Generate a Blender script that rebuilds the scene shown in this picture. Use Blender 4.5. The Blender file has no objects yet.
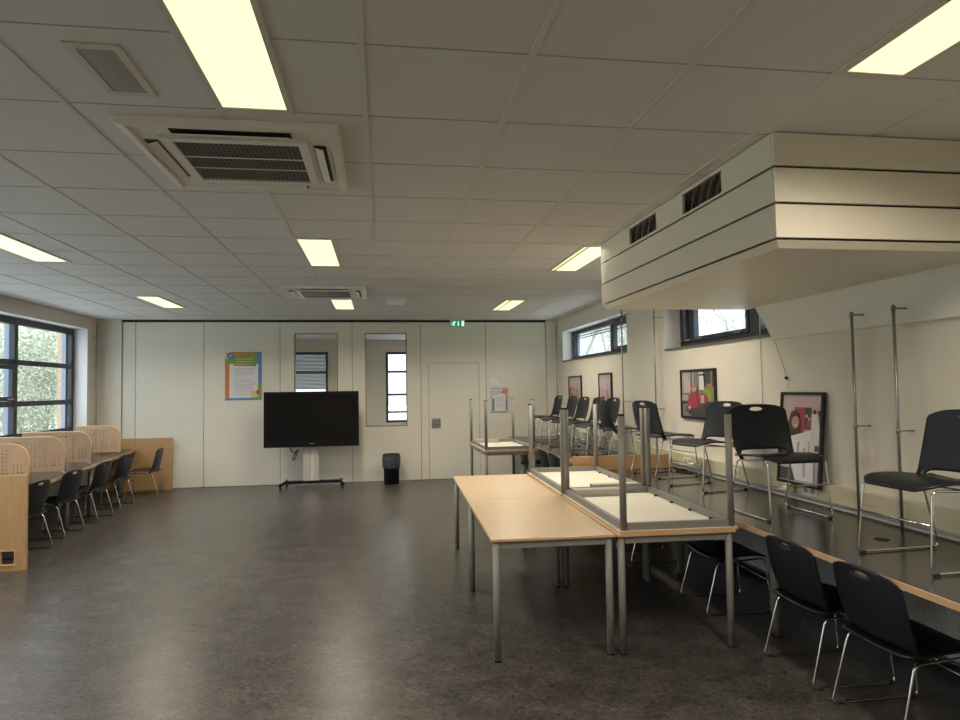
import bpy, bmesh, math, random
from mathutils import Vector, Matrix
random.seed(7)
PI = math.pi
S = bpy.context.scene
COL = S.collection
EYE, H, D = 1.545, 2.725, 11.3          # eye height, ceiling height, back wall
XL, XR = -4.47, 3.09                    # inner faces of the left and right walls
YB = -3.2                               # wall behind the viewpoint

# ------------------------------------------------------------------ materials
MATS = {}
def mat(name, col, rough=0.5, metal=0.0, spec=0.5, noise=None, bump=None, emit=None, coat=0.0):
    """noise = (scale, amount, stretch) varies the colour; bump = (scale, strength)"""
    if name in MATS: return MATS[name]
    m = bpy.data.materials.new(name); m.use_nodes = True
    nt = m.node_tree; b = nt.nodes['Principled BSDF']
    b.inputs['Base Color'].default_value = (*col, 1)
    b.inputs['Roughness'].default_value = rough
    b.inputs['Metallic'].default_value = metal
    b.inputs['Specular IOR Level'].default_value = spec
    b.inputs['Coat Weight'].default_value = coat
    if noise or bump:
        tc = nt.nodes.new('ShaderNodeTexCoord'); mp = nt.nodes.new('ShaderNodeMapping')
        nt.links.new(tc.outputs['Object'], mp.inputs['Vector'])
    if noise:
        sc, am, st = noise
        mp.inputs['Scale'].default_value = st
        n = nt.nodes.new('ShaderNodeTexNoise'); n.inputs['Scale'].default_value = sc
        n.inputs['Detail'].default_value = 5; n.inputs['Roughness'].default_value = .65
        nt.links.new(mp.outputs['Vector'], n.inputs['Vector'])
        r = nt.nodes.new('ShaderNodeValToRGB')
        r.color_ramp.elements[0].position = .3; r.color_ramp.elements[1].position = .7
        r.color_ramp.elements[0].color = tuple(max(0, c*(1-am)) for c in col)+(1,)
        r.color_ramp.elements[1].color = tuple(min(1, c*(1+am)) for c in col)+(1,)
        nt.links.new(n.outputs['Fac'], r.inputs['Fac']); nt.links.new(r.outputs['Color'], b.inputs['Base Color'])
    if bump:
        n2 = nt.nodes.new('ShaderNodeTexNoise'); n2.inputs['Scale'].default_value = bump[0]; n2.inputs['Detail'].default_value = 3
        nt.links.new(tc.outputs['Object'], n2.inputs['Vector'])
        bp = nt.nodes.new('ShaderNodeBump'); bp.inputs['Strength'].default_value = bump[1]; bp.inputs['Distance'].default_value = .01
        nt.links.new(n2.outputs['Fac'], bp.inputs['Height']); nt.links.new(bp.outputs['Normal'], b.inputs['Normal'])
    if emit:
        b.inputs['Emission Color'].default_value = (*emit[0], 1); b.inputs['Emission Strength'].default_value = emit[1]
    MATS[name] = m
    return m

def floor_mat():
    m = bpy.data.materials.new('linoleum'); m.use_nodes = True; nt = m.node_tree; L = nt.links
    b = nt.nodes['Principled BSDF']
    tc = nt.nodes.new('ShaderNodeTexCoord')
    mp = nt.nodes.new('ShaderNodeMapping'); mp.inputs['Scale'].default_value = (1.0, 1.25, 1); mp.inputs['Rotation'].default_value = (0, 0, .5)
    L.new(tc.outputs['Object'], mp.inputs['Vector'])
    def noise(scale, detail, rough, dist=0):
        n = nt.nodes.new('ShaderNodeTexNoise'); n.inputs['Scale'].default_value = scale; n.inputs['Detail'].default_value = detail
        n.inputs['Roughness'].default_value = rough; n.inputs['Distortion'].default_value = dist
        L.new(mp.outputs['Vector'], n.inputs['Vector']); return n
    a = noise(4.5, 10, .80, .2); c = noise(26, 8, .85, .1); f = noise(80, 4, .85)
    mx = nt.nodes.new('ShaderNodeMix'); mx.inputs[0].default_value = .55
    L.new(a.outputs['Fac'], mx.inputs[2]); L.new(c.outputs['Fac'], mx.inputs[3])
    mx2 = nt.nodes.new('ShaderNodeMix'); mx2.inputs[0].default_value = .42
    L.new(mx.outputs[0], mx2.inputs[2]); L.new(f.outputs['Fac'], mx2.inputs[3])
    r = nt.nodes.new('ShaderNodeValToRGB'); e = r.color_ramp.elements
    e[0].position = .41; e[0].color = (.015, .0135, .0128, 1)
    e[1].position = .60; e[1].color = (.165, .152, .142, 1)
    e2 = r.color_ramp.elements.new(.5); e2.color = (.050, .0455, .0425, 1)
    L.new(mx2.outputs[0], r.inputs['Fac']); L.new(r.outputs['Color'], b.inputs['Base Color'])
    rr = nt.nodes.new('ShaderNodeMapRange'); rr.inputs['To Min'].default_value = .22; rr.inputs['To Max'].default_value = .36
    L.new(c.outputs['Fac'], rr.inputs['Value']); L.new(rr.outputs['Result'], b.inputs['Roughness'])
    b.inputs['Specular IOR Level'].default_value = .36
    bp = nt.nodes.new('ShaderNodeBump'); bp.inputs['Strength'].default_value = .12; bp.inputs['Distance'].default_value = .004
    L.new(f.outputs['Fac'], bp.inputs['Height']); L.new(bp.outputs['Normal'], b.inputs['Normal'])
    return m

def glass_mat():
    m = bpy.data.materials.new('window_glass'); m.use_nodes = True; nt = m.node_tree
    for n in list(nt.nodes):
        if n.type != 'OUTPUT_MATERIAL': nt.nodes.remove(n)
    out = [n for n in nt.nodes if n.type == 'OUTPUT_MATERIAL'][0]
    t = nt.nodes.new('ShaderNodeBsdfTransparent'); t.inputs['Color'].default_value = (.95, .97, .96, 1)
    g = nt.nodes.new('ShaderNodeBsdfGlossy'); g.inputs['Roughness'].default_value = .02
    lw = nt.nodes.new('ShaderNodeLayerWeight'); lw.inputs['Blend'].default_value = .5      # Schlick reflectance, same from both faces
    pw = nt.nodes.new('ShaderNodeMath'); pw.operation = 'POWER'; pw.inputs[1].default_value = 5; nt.links.new(lw.outputs['Facing'], pw.inputs[0])
    f = nt.nodes.new('ShaderNodeMath'); f.operation = 'MULTIPLY_ADD'; f.inputs[1].default_value = .9; f.inputs[2].default_value = .035; nt.links.new(pw.outputs[0], f.inputs[0])
    mx = nt.nodes.new('ShaderNodeMixShader')
    nt.links.new(f.outputs[0], mx.inputs[0]); nt.links.new(t.outputs[0], mx.inputs[1]); nt.links.new(g.outputs[0], mx.inputs[2])
    nt.links.new(mx.outputs[0], out.inputs['Surface'])
    return m

M = dict(
    floor=floor_mat(), glass=glass_mat(), perf=mat('perforated_ply', (.47, .31, .19), .45, noise=(6, .06, (1, 1, 1))),
    wall=mat('painted_plaster', (.74, .70, .61), .75, bump=(220, .08), noise=(3, .03, (1, 1, 1))),
    reveal=mat('white_reveal', (.78, .78, .78), .6),
    panel=mat('partition_panel', (.72, .695, .61), .42, noise=(1.2, .025, (1, 1, 1))),
    panel_gap=mat('panel_gap', (.10, .10, .09), .8),
    black=mat('black_matte', (.012, .012, .013), .6),
    ceil=mat('mineral_tile', (.72, .71, .70), .95, spec=.1, noise=(120, .05, (1, 1, 1)), bump=(300, .25)),
    tbar=mat('ceiling_bar', (.66, .645, .61), .5),
    seam=mat('tile_seam', (.42, .41, .40), .9),
    white=mat('white_enamel', (.74, .72, .66), .4),
    whitew=mat('white_laminate', (.80, .77, .66), .35),
    hood=mat('housing_panel', (.74, .70, .60), .38),
    lampframe=mat('lamp_frame', (.62, .60, .54), .5),
    diffuser=mat('lamp_diffuser', (.8, .8, .7), .5, emit=((1.0, .95, .53), .72)),
    dull=mat('dull_diffuser', (.36, .36, .33), .3),
    grille=mat('grille_dark', (.035, .034, .033), .6),
    frame=mat('anthracite_frame', (.022, .025, .032), .4),
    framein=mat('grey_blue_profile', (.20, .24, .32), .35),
    sill=mat('stone_sill', (.13, .12, .11), .5),
    beech=mat('beech_laminate', (.60, .45, .30), .30, noise=(5, .07, (12, 1, 1)), spec=.5),
    beechedge=mat('beech_edge', (.55, .36, .20), .45, noise=(6, .10, (2, 2, 2))),
    oak=mat('oak_laminate', (.45, .28, .13), .45, noise=(5, .10, (10, 10, 1))),
    darktop=mat('dark_laminate', (.026, .025, .025), .19, noise=(60, .25, (1, 1, 1))),
    steel=mat('grey_steel', (.20, .197, .187), .42, metal=0),
    traygrey=mat('tray_grey', (.40, .39, .35), .45),
    chrome=mat('chrome', (.62, .62, .62), .16, metal=1),
    galv=mat('galvanised', (.34, .34, .33), .35, metal=.7),
    shell=mat('black_plastic', (.0085, .010, .017), .42, spec=.35),
    rubber=mat('rubber', (.015, .015, .015), .7),
    screen=mat('screen_glass', (.004, .004, .005), .25, spec=.25),
    tvcase=mat('screen_case', (.006, .006, .007), .4, spec=.2),
    silver=mat('silver_column', (.50, .49, .47), .4, metal=.3),
    trunk=mat('cream_trunking', (.62, .57, .40), .4),
    radiator=mat('radiator_enamel', (.62, .65, .70), .4),
    liner=mat('bin_liner', (.055, .06, .07), .3),
    frameblk=mat('picture_frame', (.010, .010, .010), .4),
    green=mat('sign_green', (0, .22, .11), .4, emit=((0, .30, .14), .35)),
    signw=mat('sign_white', (.8, .9, .85), .4, emit=((.7, 1, .85), .55)),
    paper=mat('paper_white', (.72, .72, .74), .6),
    orange=mat('print_orange', (.62, .20, .05), .6), blue=mat('print_blue', (.10, .25, .50), .6),
    pgreen=mat('print_green', (.22, .34, .07), .6), yellow=mat('print_yellow', (.70, .55, .22), .6),
    grey=mat('print_grey', (.40, .38, .42), .6), lilac=mat('print_lilac', (.42, .40, .62), .6),
    red=mat('print_red', (.36, .05, .065), .5), skin=mat('print_skin', (.55, .30, .22), .5),
    hair=mat('print_hair', (.07, .035, .025), .5), pdark=mat('print_dark', (.06, .06, .065), .5),
    pmid=mat('print_mid', (.20, .20, .18), .5), ppink=mat('print_pink', (.55, .42, .40), .5),
    pcloth=mat('print_cloth', (.66, .63, .64), .5), pbrown=mat('print_brown', (.30, .17, .10), .5),
    bark=mat('bark', (.27, .27, .23), .9, noise=(14, .3, (1, 1, 1))),
    leaf=mat('spring_leaf', (.33, .35, .25), .8, noise=(2, .3, (1, 1, 1))),
    grass=mat('lawn', (.44, .46, .36), .95, noise=(4, .3, (1, 1, 1))),
    brick=mat('brick_orange', (.42, .28, .18), .85, noise=(9, .2, (1, 1, 3))),
    bounce_paving=mat('bounce_paving', (.55, .54, .52), .9, noise=(5, .15, (1, 1, 1))),
    carpet=mat('grey_carpet', (.16, .15, .15), .95, noise=(40, .2, (1, 1, 1))),
    blind=mat('blind_slat', (.30, .30, .28), .55),
)

# ------------------------------------------------------------------ mesh building
class MB:
    def __init__(s): s.bm = bmesh.new(); s.mats = []
    def mi(s, m):
        m = M[m] if isinstance(m, str) else m
        if m not in s.mats: s.mats.append(m)
        return s.mats.index(m)
    def faces(s, vs, fs, m, smooth=False):
        bv = [s.bm.verts.new(v) for v in vs]; i = s.mi(m); out = []
        for f in fs:
            try: q = s.bm.faces.new([bv[k] for k in f])
            except ValueError: continue
            q.material_index = i; q.smooth = smooth; out.append(q)
        return out
    def box(s, x0, x1, y0, y1, z0, z1, m, bev=0, mtop=None, mbot=None):
        vs = [(x, y, z) for z in (z0, z1) for y in (y0, y1) for x in (x0, x1)]
        fs = [(0, 2, 3, 1), (4, 5, 7, 6), (0, 1, 5, 4), (2, 6, 7, 3), (0, 4, 6, 2), (1, 3, 7, 5)]
        q = s.faces(vs, fs, m)
        if mtop: q[1].material_index = s.mi(mtop)
        if mbot: q[0].material_index = s.mi(mbot)
        if bev:
            es = list({e for f in q for e in f.edges})
            bmesh.ops.bevel(s.bm, geom=es, offset=bev, segments=2, affect='EDGES', profile=.6)
        return s
    def prism(s, pts, a, b, axis, m, smooth=False):
        """extrude a polygon between a and b along axis ('x','y','z'); pts in the other two axes"""
        def P(p, t): return {'x': (t, p[0], p[1]), 'y': (p[0], t, p[1]), 'z': (p[0], p[1], t)}[axis]
        n = len(pts); vs = [P(p, a) for p in pts]+[P(p, b) for p in pts]
        fs = [tuple(range(n)), tuple(range(2*n-1, n-1, -1))]
        q = s.faces(vs, fs, m)
        i = s.mi(m); s.bm.verts.ensure_lookup_table(); base = len(s.bm.verts)-2*n
        V = s.bm.verts
        for k in range(n):
            j = (k+1) % n
            f = s.bm.faces.new((V[base+k], V[base+n+k], V[base+n+j], V[base+j])); f.material_index = i; f.smooth = smooth
        return s
    def tube(s, pts, r, m, n=10, closed=False, caps=True, r1=None):
        pts = [Vector(p) for p in pts]; N = len(pts); rings = []; i = s.mi(m); up = None
        for k, p in enumerate(pts):
            a = pts[(k-1) % N] if (k > 0 or closed) else p
            b = pts[(k+1) % N] if (k < N-1 or closed) else p
            t = (b-a).normalized()
            if up is None:
                up = Vector((0, 0, 1)) if abs(t.z) < .9 else Vector((1, 0, 0))
            u = (up-t*up.dot(t)).normalized(); up = u; w = t.cross(u)
            rr = r if r1 is None else r+(r1-r)*k/max(1, N-1)
            rings.append([s.bm.verts.new(p+(u*math.cos(2*PI*j/n)+w*math.sin(2*PI*j/n))*rr) for j in range(n)])
        for k in range(N if closed else N-1):
            A, B = rings[k], rings[(k+1) % N]
            for j in range(n):
                f = s.bm.faces.new((A[j], A[(j+1) % n], B[(j+1) % n], B[j])); f.material_index = i; f.smooth = True
        if caps and not closed:
            for R in (rings[0], rings[-1]):
                f = s.bm.faces.new(R); f.material_index = i
        return s
    def lathe(s, prof, m, n=32, cx=0, cy=0):
        i = s.mi(m)
        rings = [[s.bm.verts.new((cx+r*math.cos(2*PI*j/n), cy+r*math.sin(2*PI*j/n), z)) for j in range(n)] for r, z in prof]
        for A, B in zip(rings, rings[1:]):
            for j in range(n):
                f = s.bm.faces.new((A[j], A[(j+1) % n], B[(j+1) % n], B[j])); f.material_index = i; f.smooth = True
        return s
    def build(s, name, parent=None, smooth_angle=None):
        bmesh.ops.recalc_face_normals(s.bm, faces=s.bm.faces[:])
        me = bpy.data.meshes.new(name); s.bm.to_mesh(me); s.bm.free()
        for m in s.mats: me.materials.append(m)
        o = bpy.data.objects.new(name, me); COL.objects.link(o)
        if parent: o.parent = parent
        if smooth_angle:
            me.set_sharp_from_angle(angle=smooth_angle)
        return o

def bend(pts, r, seg=5, closed=False):
    """round the corners of a polyline"""
    P = [Vector(p) for p in pts]; N = len(P); out = []
    for k in range(N):
        if not closed and k in (0, N-1): out.append(P[k]); continue
        p, a, b = P[k], P[(k-1) % N], P[(k+1) % N]
        da, db = (a-p), (b-p); ra = min(r, da.length*.45, db.length*.45)
        s0, s1 = p+da.normalized()*ra, p+db.normalized()*ra
        for q in range(seg+1):
            t = q/seg; out.append(s0*(1-t)**2+p*2*t*(1-t)+s1*t*t)
    return out

def tag(o, label, cat, group=None):
    o['label'] = label; o['category'] = cat
    if group: o['group'] = group
    return o
def thing(name, label, cat, loc=(0, 0, 0), rz=0, group=None):
    o = bpy.data.objects.new(name, None); COL.objects.link(o); o.empty_display_size = .1
    o.location = loc; o.rotation_euler = (0, 0, rz)
    return tag(o, label, cat, group)
def struct(mb, name, **k):
    o = mb.build(name, **k); o['kind'] = 'structure'; return o
def dup(root, loc, rot, label, group=None):
    def cp(o, par):
        c = o.copy(); COL.objects.link(c); c.parent = par
        for ch in o.children: cp(ch, c)
        return c
    r = cp(root, None); r.location = loc; r.rotation_euler = rot
    r['label'] = label
    if group: r['group'] = group
    return r

# ------------------------------------------------------------------ room shell
W = .30   # wall thickness
struct(MB().box(XL-.02, XR+.02, YB, D, -.12, 0, 'floor'), 'floor')
struct(MB().box(XL-.02, XR+.02, YB, D+.05, H, H+.1, 'ceil'), 'ceiling')
# ceiling grid: broad bars along the room, thin seams across
gb = MB(); k = -8
while True:
    x = -.06+.6*k
    if x > XR-.02: break
    if x > XL+.02: gb.box(x-.012, x+.012, YB+.01, D-.03, H-.004, H-.0002, 'tbar')
    k += 1
k = -9
while True:
    y = 2.24+.6*k
    if y > D-.05: break
    gb.box(XL+.01, XR-.01, y-.0035, y+.0035, H-.0015, H-.0001, 'seam'); k += 1
struct(gb, 'trim_1')

def wall_with_holes(name, axis, c0, c1, a0, a1, z0, z1, holes, m='wall', inner=None):
    """wall between c0,c1 along its normal axis; spans a0..a1; holes = (h0,h1,zb,zt)"""
    mb = MB(); holes = sorted(holes); cur = a0
    def bx(p0, p1, q0, q1):
        if p1-p0 < 1e-4 or q1-q0 < 1e-4: return
        if axis == 'x': mb.box(c0, c1, p0, p1, q0, q1, m)
        else: mb.box(p0, p1, c0, c1, q0, q1, m)
    for h0, h1, zb, zt in holes:
        bx(cur, h0, z0, z1); bx(h0, h1, z0, zb); bx(h0, h1, zt, z1); cur = h1
    bx(cur, a1, z0, z1)
    return struct(mb, name)

LW = (1.2, 10.945, .95, 2.548)                        # left window band
RW = [(8.0, 11.0, 1.975, 2.50), (4.35, 6.86, 1.925, 2.50)]  # right windows
wall_with_holes('wall_left', 'x', XL-W, XL, YB, D, 0, H, [LW])
wall_with_holes('wall_right', 'x', XR, XR+W, YB, D, 0, H, RW)
struct(MB().box(XL-W, XR+W, YB-.2, YB, 0, H, 'wall'), 'wall_behind')

# reveals (white linings), sills
def reveal(name, x_in, x_out, h, sill=True, side=1):
    y0, y1, zb, zt = h; t = .008; mb = MB(); a, b = sorted((x_in, x_out))
    mb.box(a, b, y1-t, y1, zb, zt, 'reveal'); mb.box(a, b, y0, y0+t, zb, zt, 'reveal'); mb.box(a, b, y0, y1, zt-t, zt, 'reveal')
    mb.box(a-(.02 if side > 0 else 0), b+(.02 if side < 0 else 0), y0+.002, y1-.002, zb, zb+.018, 'sill')
    return struct(mb, name)
reveal('trim_2', XL-.001, XL-.20, LW, side=-1)
for i, h in enumerate(RW): reveal('trim_%d' % (3+i), XR+.001, XR+.18, h, side=1)

# left window: frame, mullions, transoms, panes
def frame_box(mb, x0, x1, y0, y1, z0, z1, m): mb.box(x0, x1, y0, y1, z0, z1, m, bev=.004)
X0, X1 = XL-.26, XL-.19
def window_left():
    y0, y1, zb, zt = LW; y0 += .01; y1 -= .01; zb += .02; zt -= .01
    root = thing('window_1', 'x', 'window'); del root['label']; del root['category']; root['kind'] = 'structure'
    mb = MB(); xf0, xf1 = X0, X1
    frame_box(mb, xf0, xf1, y0, y1, zb, zb+.07, 'frame'); frame_box(mb, xf0, xf1, y0, y1, zt-.085, zt, 'frame')
    frame_box(mb, xf0, xf1, y1-.07, y1, zb+.07, zt-.085, 'frame'); frame_box(mb, xf0, xf1, y0, y0+.07, zb+.07, zt-.085, 'frame')
    bays = [y1-.07]; y = 9.315
    while y > y0+.3: bays.append(y); y -= 1.42
    for yy in bays[1:]: frame_box(mb, xf0, xf1, yy-.04, yy+.04, zb+.07, zt-.085, 'frame')
    bays.append(y0+.07)
    tr = (1.965, 1.425)
    for z in tr:
        ys = [(bays[i+1]+.04, bays[i]-.04) for i in range(len(bays)-1)]
        for a, b in ys: frame_box(mb, xf0+.005, xf1-.008, a-.002, b+.002, z-.035, z+.035, 'frame')
    # outer glazing profiles in grey-blue
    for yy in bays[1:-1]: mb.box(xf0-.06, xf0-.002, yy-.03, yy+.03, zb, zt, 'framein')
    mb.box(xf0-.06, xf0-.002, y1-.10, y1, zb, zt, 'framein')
    mb.build('frame', root)
    # opening sashes in every second bay, middle row
    for i in range(1, len(bays)-1, 2):
        a, b = bays[i+1]+.045, bays[i]-.045; s = MB(); z0, z1 = tr[1]+.04, tr[0]-.04
        for q in ((a, a+.055, z0, z1), (b-.055, b, z0, z1), (a+.055, b-.055, z0, z0+.055), (a+.055, b-.055, z1-.055, z1)):
            s.box(xf1-.02, xf1+.012, *q, 'frame', bev=.003)
        so = s.build('sash', root)
        MB().box(xf1+.012, xf1+.03, b-.20, b-.06, z0+.02, z0+.035, 'chrome', bev=.003).build('handle', so)
    for i in range(len(bays)-1):
        for z0, z1 in ((zb+.07, tr[1]-.035), (tr[1]+.035, tr[0]-.035), (tr[0]+.035, zt-.085)):
            MB().box(xf0+.028, xf0+.034, bays[i+1]+.04, bays[i]-.04, z0, z1, 'glass').build('pane', root)
window_left()

def window_right(n, h, muls, blind):
    y0, y1, zb, zt = h; y0 += .01; y1 -= .01; zb += .02; zt -= .01; x0, x1 = XR+.17, XR+.24
    root = thing('window_%d' % n, 'x', 'window'); del root['label']; del root['category']; root['kind'] = 'structure'
    mb = MB(); t = .06
    frame_box(mb, x0, x1, y0, y1, zb, zb+t, 'frame'); frame_box(mb, x0, x1, y0, y1, zt-t, zt, 'frame')
    frame_box(mb, x0, x1, y0, y0+t, zb+t, zt-t, 'frame'); frame_box(mb, x0, x1, y1-t, y1, zb+t, zt-t, 'frame')
    for yy, w in muls: frame_box(mb, x0, x1, yy-w, yy+w, zb+t, zt-t, 'frame')
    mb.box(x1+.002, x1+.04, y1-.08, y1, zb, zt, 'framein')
    mb.build('frame', root)
    ys = sorted([y0+t, y1-t]+[v for yy, w in muls for v in (yy-w, yy+w)])
    for a, b in zip(ys[0::2], ys[1::2]):
        MB().box(x0+.03, x0+.036, a, b, zb+t, zt-t, 'glass').build('pane', root)
        if b-a < 1.35:
            s = MB()
            for q in ((a, a+.045, zb+t, zt-t), (b-.045, b, zb+t, zt-t), (a+.045, b-.045, zb+t, zb+t+.045), (a+.045, b-.045, zt-t-.045, zt-t)):
                s.box(x0-.012, x0+.02, *q, 'frame', bev=.003)
            so = s.build('sash', root)
            for hy in (a+.1, b-.22): MB().box(x0-.03, x0-.012, hy, hy+.12, zb+t+.012, zb+t+.028, 'chrome', bev=.003).build('handle', so)
    if blind:
        b = MB()
        for k in range(3): b.box(x1+.03, x1+.08, y0, y1, zt-.045-k*.04, zt-.033-k*.04, 'blind' if k % 2 else 'frame')
        b.build('blind', root)
window_right(2, RW[0], [(9.03, .05)], True)
window_right(3, RW[1], [(5.40, .07), (6.60, .05)], False)

# back wall: pilasters, folding partition of panels with seams, windows and door
WIN = [(-1.43, -.715, .92, 2.505), (-.265, .435, .92, 2.505)]
pm = MB(); yf, yb = D, D+.10
seams = [-4.10, -3.90, -2.856, -1.655, -.481, .668, 1.796, 2.87]
def pan(x0, x1):
    hs = [w for w in WIN if w[0] >= x0-.01 and w[1] <= x1+.01]
    g = .004; cur = x0+g
    def bx(a, b, c, d): pm.box(a, b, yf, yb, c, d, 'panel', bev=.0)
    for a, b, zb, zt in hs:
        bx(cur, a, .012, H-.04); bx(a, b, .012, zb); bx(a, b, zt, H-.04); cur = b
    bx(cur, x1-g, .012, H-.04)
for a, b in zip(seams, seams[1:]):
    if a == .668:
        pm.box(a+.004, .797, yf, yb, .012, H-.04, 'panel'); pm.box(1.675, b-.004, yf, yb, .012, H-.04, 'panel'); pm.box(.797, 1.675, yf, yb, 1.990, H-.04, 'panel')
    else: pan(a, b)
# dark core that shows in the seams (split around the openings)
cur = -4.10
for a, b, zb, zt in WIN:
    pm.box(cur, a-.03, yb-.06, yb-.002, .001, H-.04, 'panel_gap'); cur = b+.03
pm.box(.79, 1.68, yb-.02, yb-.002, .001, 2.02, 'panel_gap'); pm.box(cur, .79, yb-.06, yb-.002, .001, H-.04, 'panel_gap'); pm.box(1.68, 2.87, yb-.06, yb-.002, .001, H-.04, 'panel_gap')  # the sheet behind the door is added to stop light through its gap
struct(pm, 'wall_back')
pl = MB().box(XL, -4.104, D-.03, D+.10, 0, H, 'wall').box(2.874, XR, D-.03, D+.10, 0, H, 'wall')
struct(pl, 'wall_back_pilasters')
struct(MB().box(-4.10, 2.87, D-.005, D+.10, H-.036, H-.001, 'black'), 'trim_5')
for i, (a, b, zb, zt) in enumerate(WIN):
    f = MB(); t = .016
    for q in ((a, a+t, zb, zt), (b-t, b, zb, zt), (a+t, b-t, zb, zb+t), (a+t, b-t, zt-t, zt)):
        f.box(q[0], q[1], D+.004, D+.098, q[2], q[3], 'beechedge' if 0 else 'pbrown')
    root = struct(f, 'window_%d' % (4+i))
    MB().box(a+t, b-t, D+.05, D+.056, zb+t, zt-t, 'glass').build('pane', root)
dr = MB().box(.803, 1.669, D+.003, D+.05, .012, 1.984, 'panel')
door = struct(dr, 'door_1')
hd = MB().box(.845, 1.0, D-.004, D+.002, .875, 1.04, 'galv', bev=.002)
hd.box(.862, .983, D-.006, D-.003, .893, 1.022, 'steel', bev=.002); hd.box(.90, .95, D-.012, D-.005, .945, .975, 'chrome', bev=.003)
hd.build('handle_plate', door)

# skirtings
struct(MB().box(XL+.001, XL+.012, YB, D-.04, .001, .07, 'panel_gap'), 'baseboard_left')
struct(MB().box(XR-.012, XR-.001, YB, D-.04, .001, .07, 'panel_gap'), 'baseboard_right')

# room beyond the partition
AY = 16.0
struct(MB().box(XL-.2, XR+.2, D+.12, AY, -.12, 0, 'carpet'), 'floor_next_room')
struct(MB().box(XL-.2, XR+.2, D+.12, AY, 2.73, 2.83, 'ceil'), 'ceiling_next_room')
AW = [(-3.4, -1.245, .75, 2.46), (.11, 2.2, .75, 2.45)]
wall_with_holes('wall_next_room', 'y', AY, AY+.25, XL-.3, XR+.3, 0, 2.83, AW)
struct(MB().box(XL-.3, XL-.2, D+.12, AY, 0, 2.83, 'wall').box(XR+.2, XR+.3, D+.12, AY, 0, 2.83, 'wall'), 'wall_next_room_sides')
for i, (a, b, zb, zt) in enumerate(AW):
    f = MB(); t = .06
    for q in ((a, a+t, zb, zt), (b-t, b, zb, zt), (a+t, b-t, zb, zb+t), (a+t, b-t, zt-t, zt)): f.box(q[0], q[1], AY+.06, AY+.13, q[2], q[3], 'frame')
    for z in (1.97, 1.42, 1.0): f.box(a+t, b-t, AY+.065, AY+.125, z-.025, z+.025, 'frame')
    f.box((a+b)/2-.03, (a+b)/2+.03, AY+.065, AY+.125, zb+t, zt-t, 'frame')
    root = struct(f, 'window_%d' % (6+i))
    if i == 0:
        bl = MB()
        for k in range(26): bl.box(a+.05, b-.05, AY+.0, AY+.035, 2.40-k*.032, 2.404-k*.032, 'blind').box(a+.05, b-.05, AY+.028, AY+.032, 2.376-k*.032, 2.402-k*.032, 'blind')
        bl.build('blind', root)

# ------------------------------------------------------------------ ceiling fittings
LAMPG = 'recessed ceiling light panels'
def lamp_panel(x, y, ln, label, power=1.0):
    t = thing('ceiling_light', label, 'ceiling light', (x, y, H), 0, LAMPG)
    f = MB(); a, b, w = .15, ln/2, .022
    for q in ((-a, -a+w, -b, b), (a-w, a, -b, b), (-a+w, a-w, -b, -b+w*2), (-a+w, a-w, b-w*2, b)): f.box(*q, -.007, -.0002, 'lampframe')
    f.build('frame', t)
    MB().box(-a+w, a-w, -b+w*2, b-w*2, -.0035, -.0005, 'diffuser').build('diffuser', t)
    ld = bpy.data.lights.new('panel_lamp', 'AREA'); ld.shape = 'RECTANGLE'; ld.size = .24; ld.size_y = ln-.12
    ld.energy = 21*power*LAMP_W; ld.color = (1.0, .88, .70); ld.spread = math.radians(155)
    lo = bpy.data.objects.new('panel_lamp', ld); COL.objects.link(lo); lo.parent = t; lo.location = (0, 0, -.010)
LAMP_W = 1.0
lamp_panel(-.51, 2.24, 1.22, 'long lit ceiling panel nearest overhead, beside the small unlit fixture')
lamp_panel(1.857, 1.645, 1.22, 'lit ceiling panel in front of the white box housing')
lamp_panel(-.51, 5.79, 1.20, 'lit ceiling panel just beyond the large air conditioning cassette')
lamp_panel(1.83, 5.88, 1.20, 'lit ceiling panel at the far end of the white box housing')
lamp_panel(1.80, 9.25, 1.20, 'lit ceiling panel nearest the wall on the exit sign side')
lamp_panel(-.51, 9.20, 1.20, 'lit ceiling panel just beyond the far air conditioning cassette')
lamp_panel(-2.88, 5.75, 1.20, 'lit ceiling panel cut off by the left picture edge')
lamp_panel(-2.83, 9.10, 1.20, 'lit ceiling panel above the far end of the study desks')

for x, y, l in ((-2.88, 2.24, 'lit ceiling panel over the near part of the left window wall, outside the picture'), (-2.88, -1.3, 'unseen lit ceiling panel added behind the viewpoint on the window side'),
                (-.51, -1.3, 'unseen lit ceiling panel added behind the viewpoint in the middle'), (1.86, -1.9, 'unseen lit ceiling panel added behind the viewpoint on the counter side')): lamp_panel(x, y, 1.2, l)  # unseen panels continuing the lamp rows, added for more light

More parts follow.
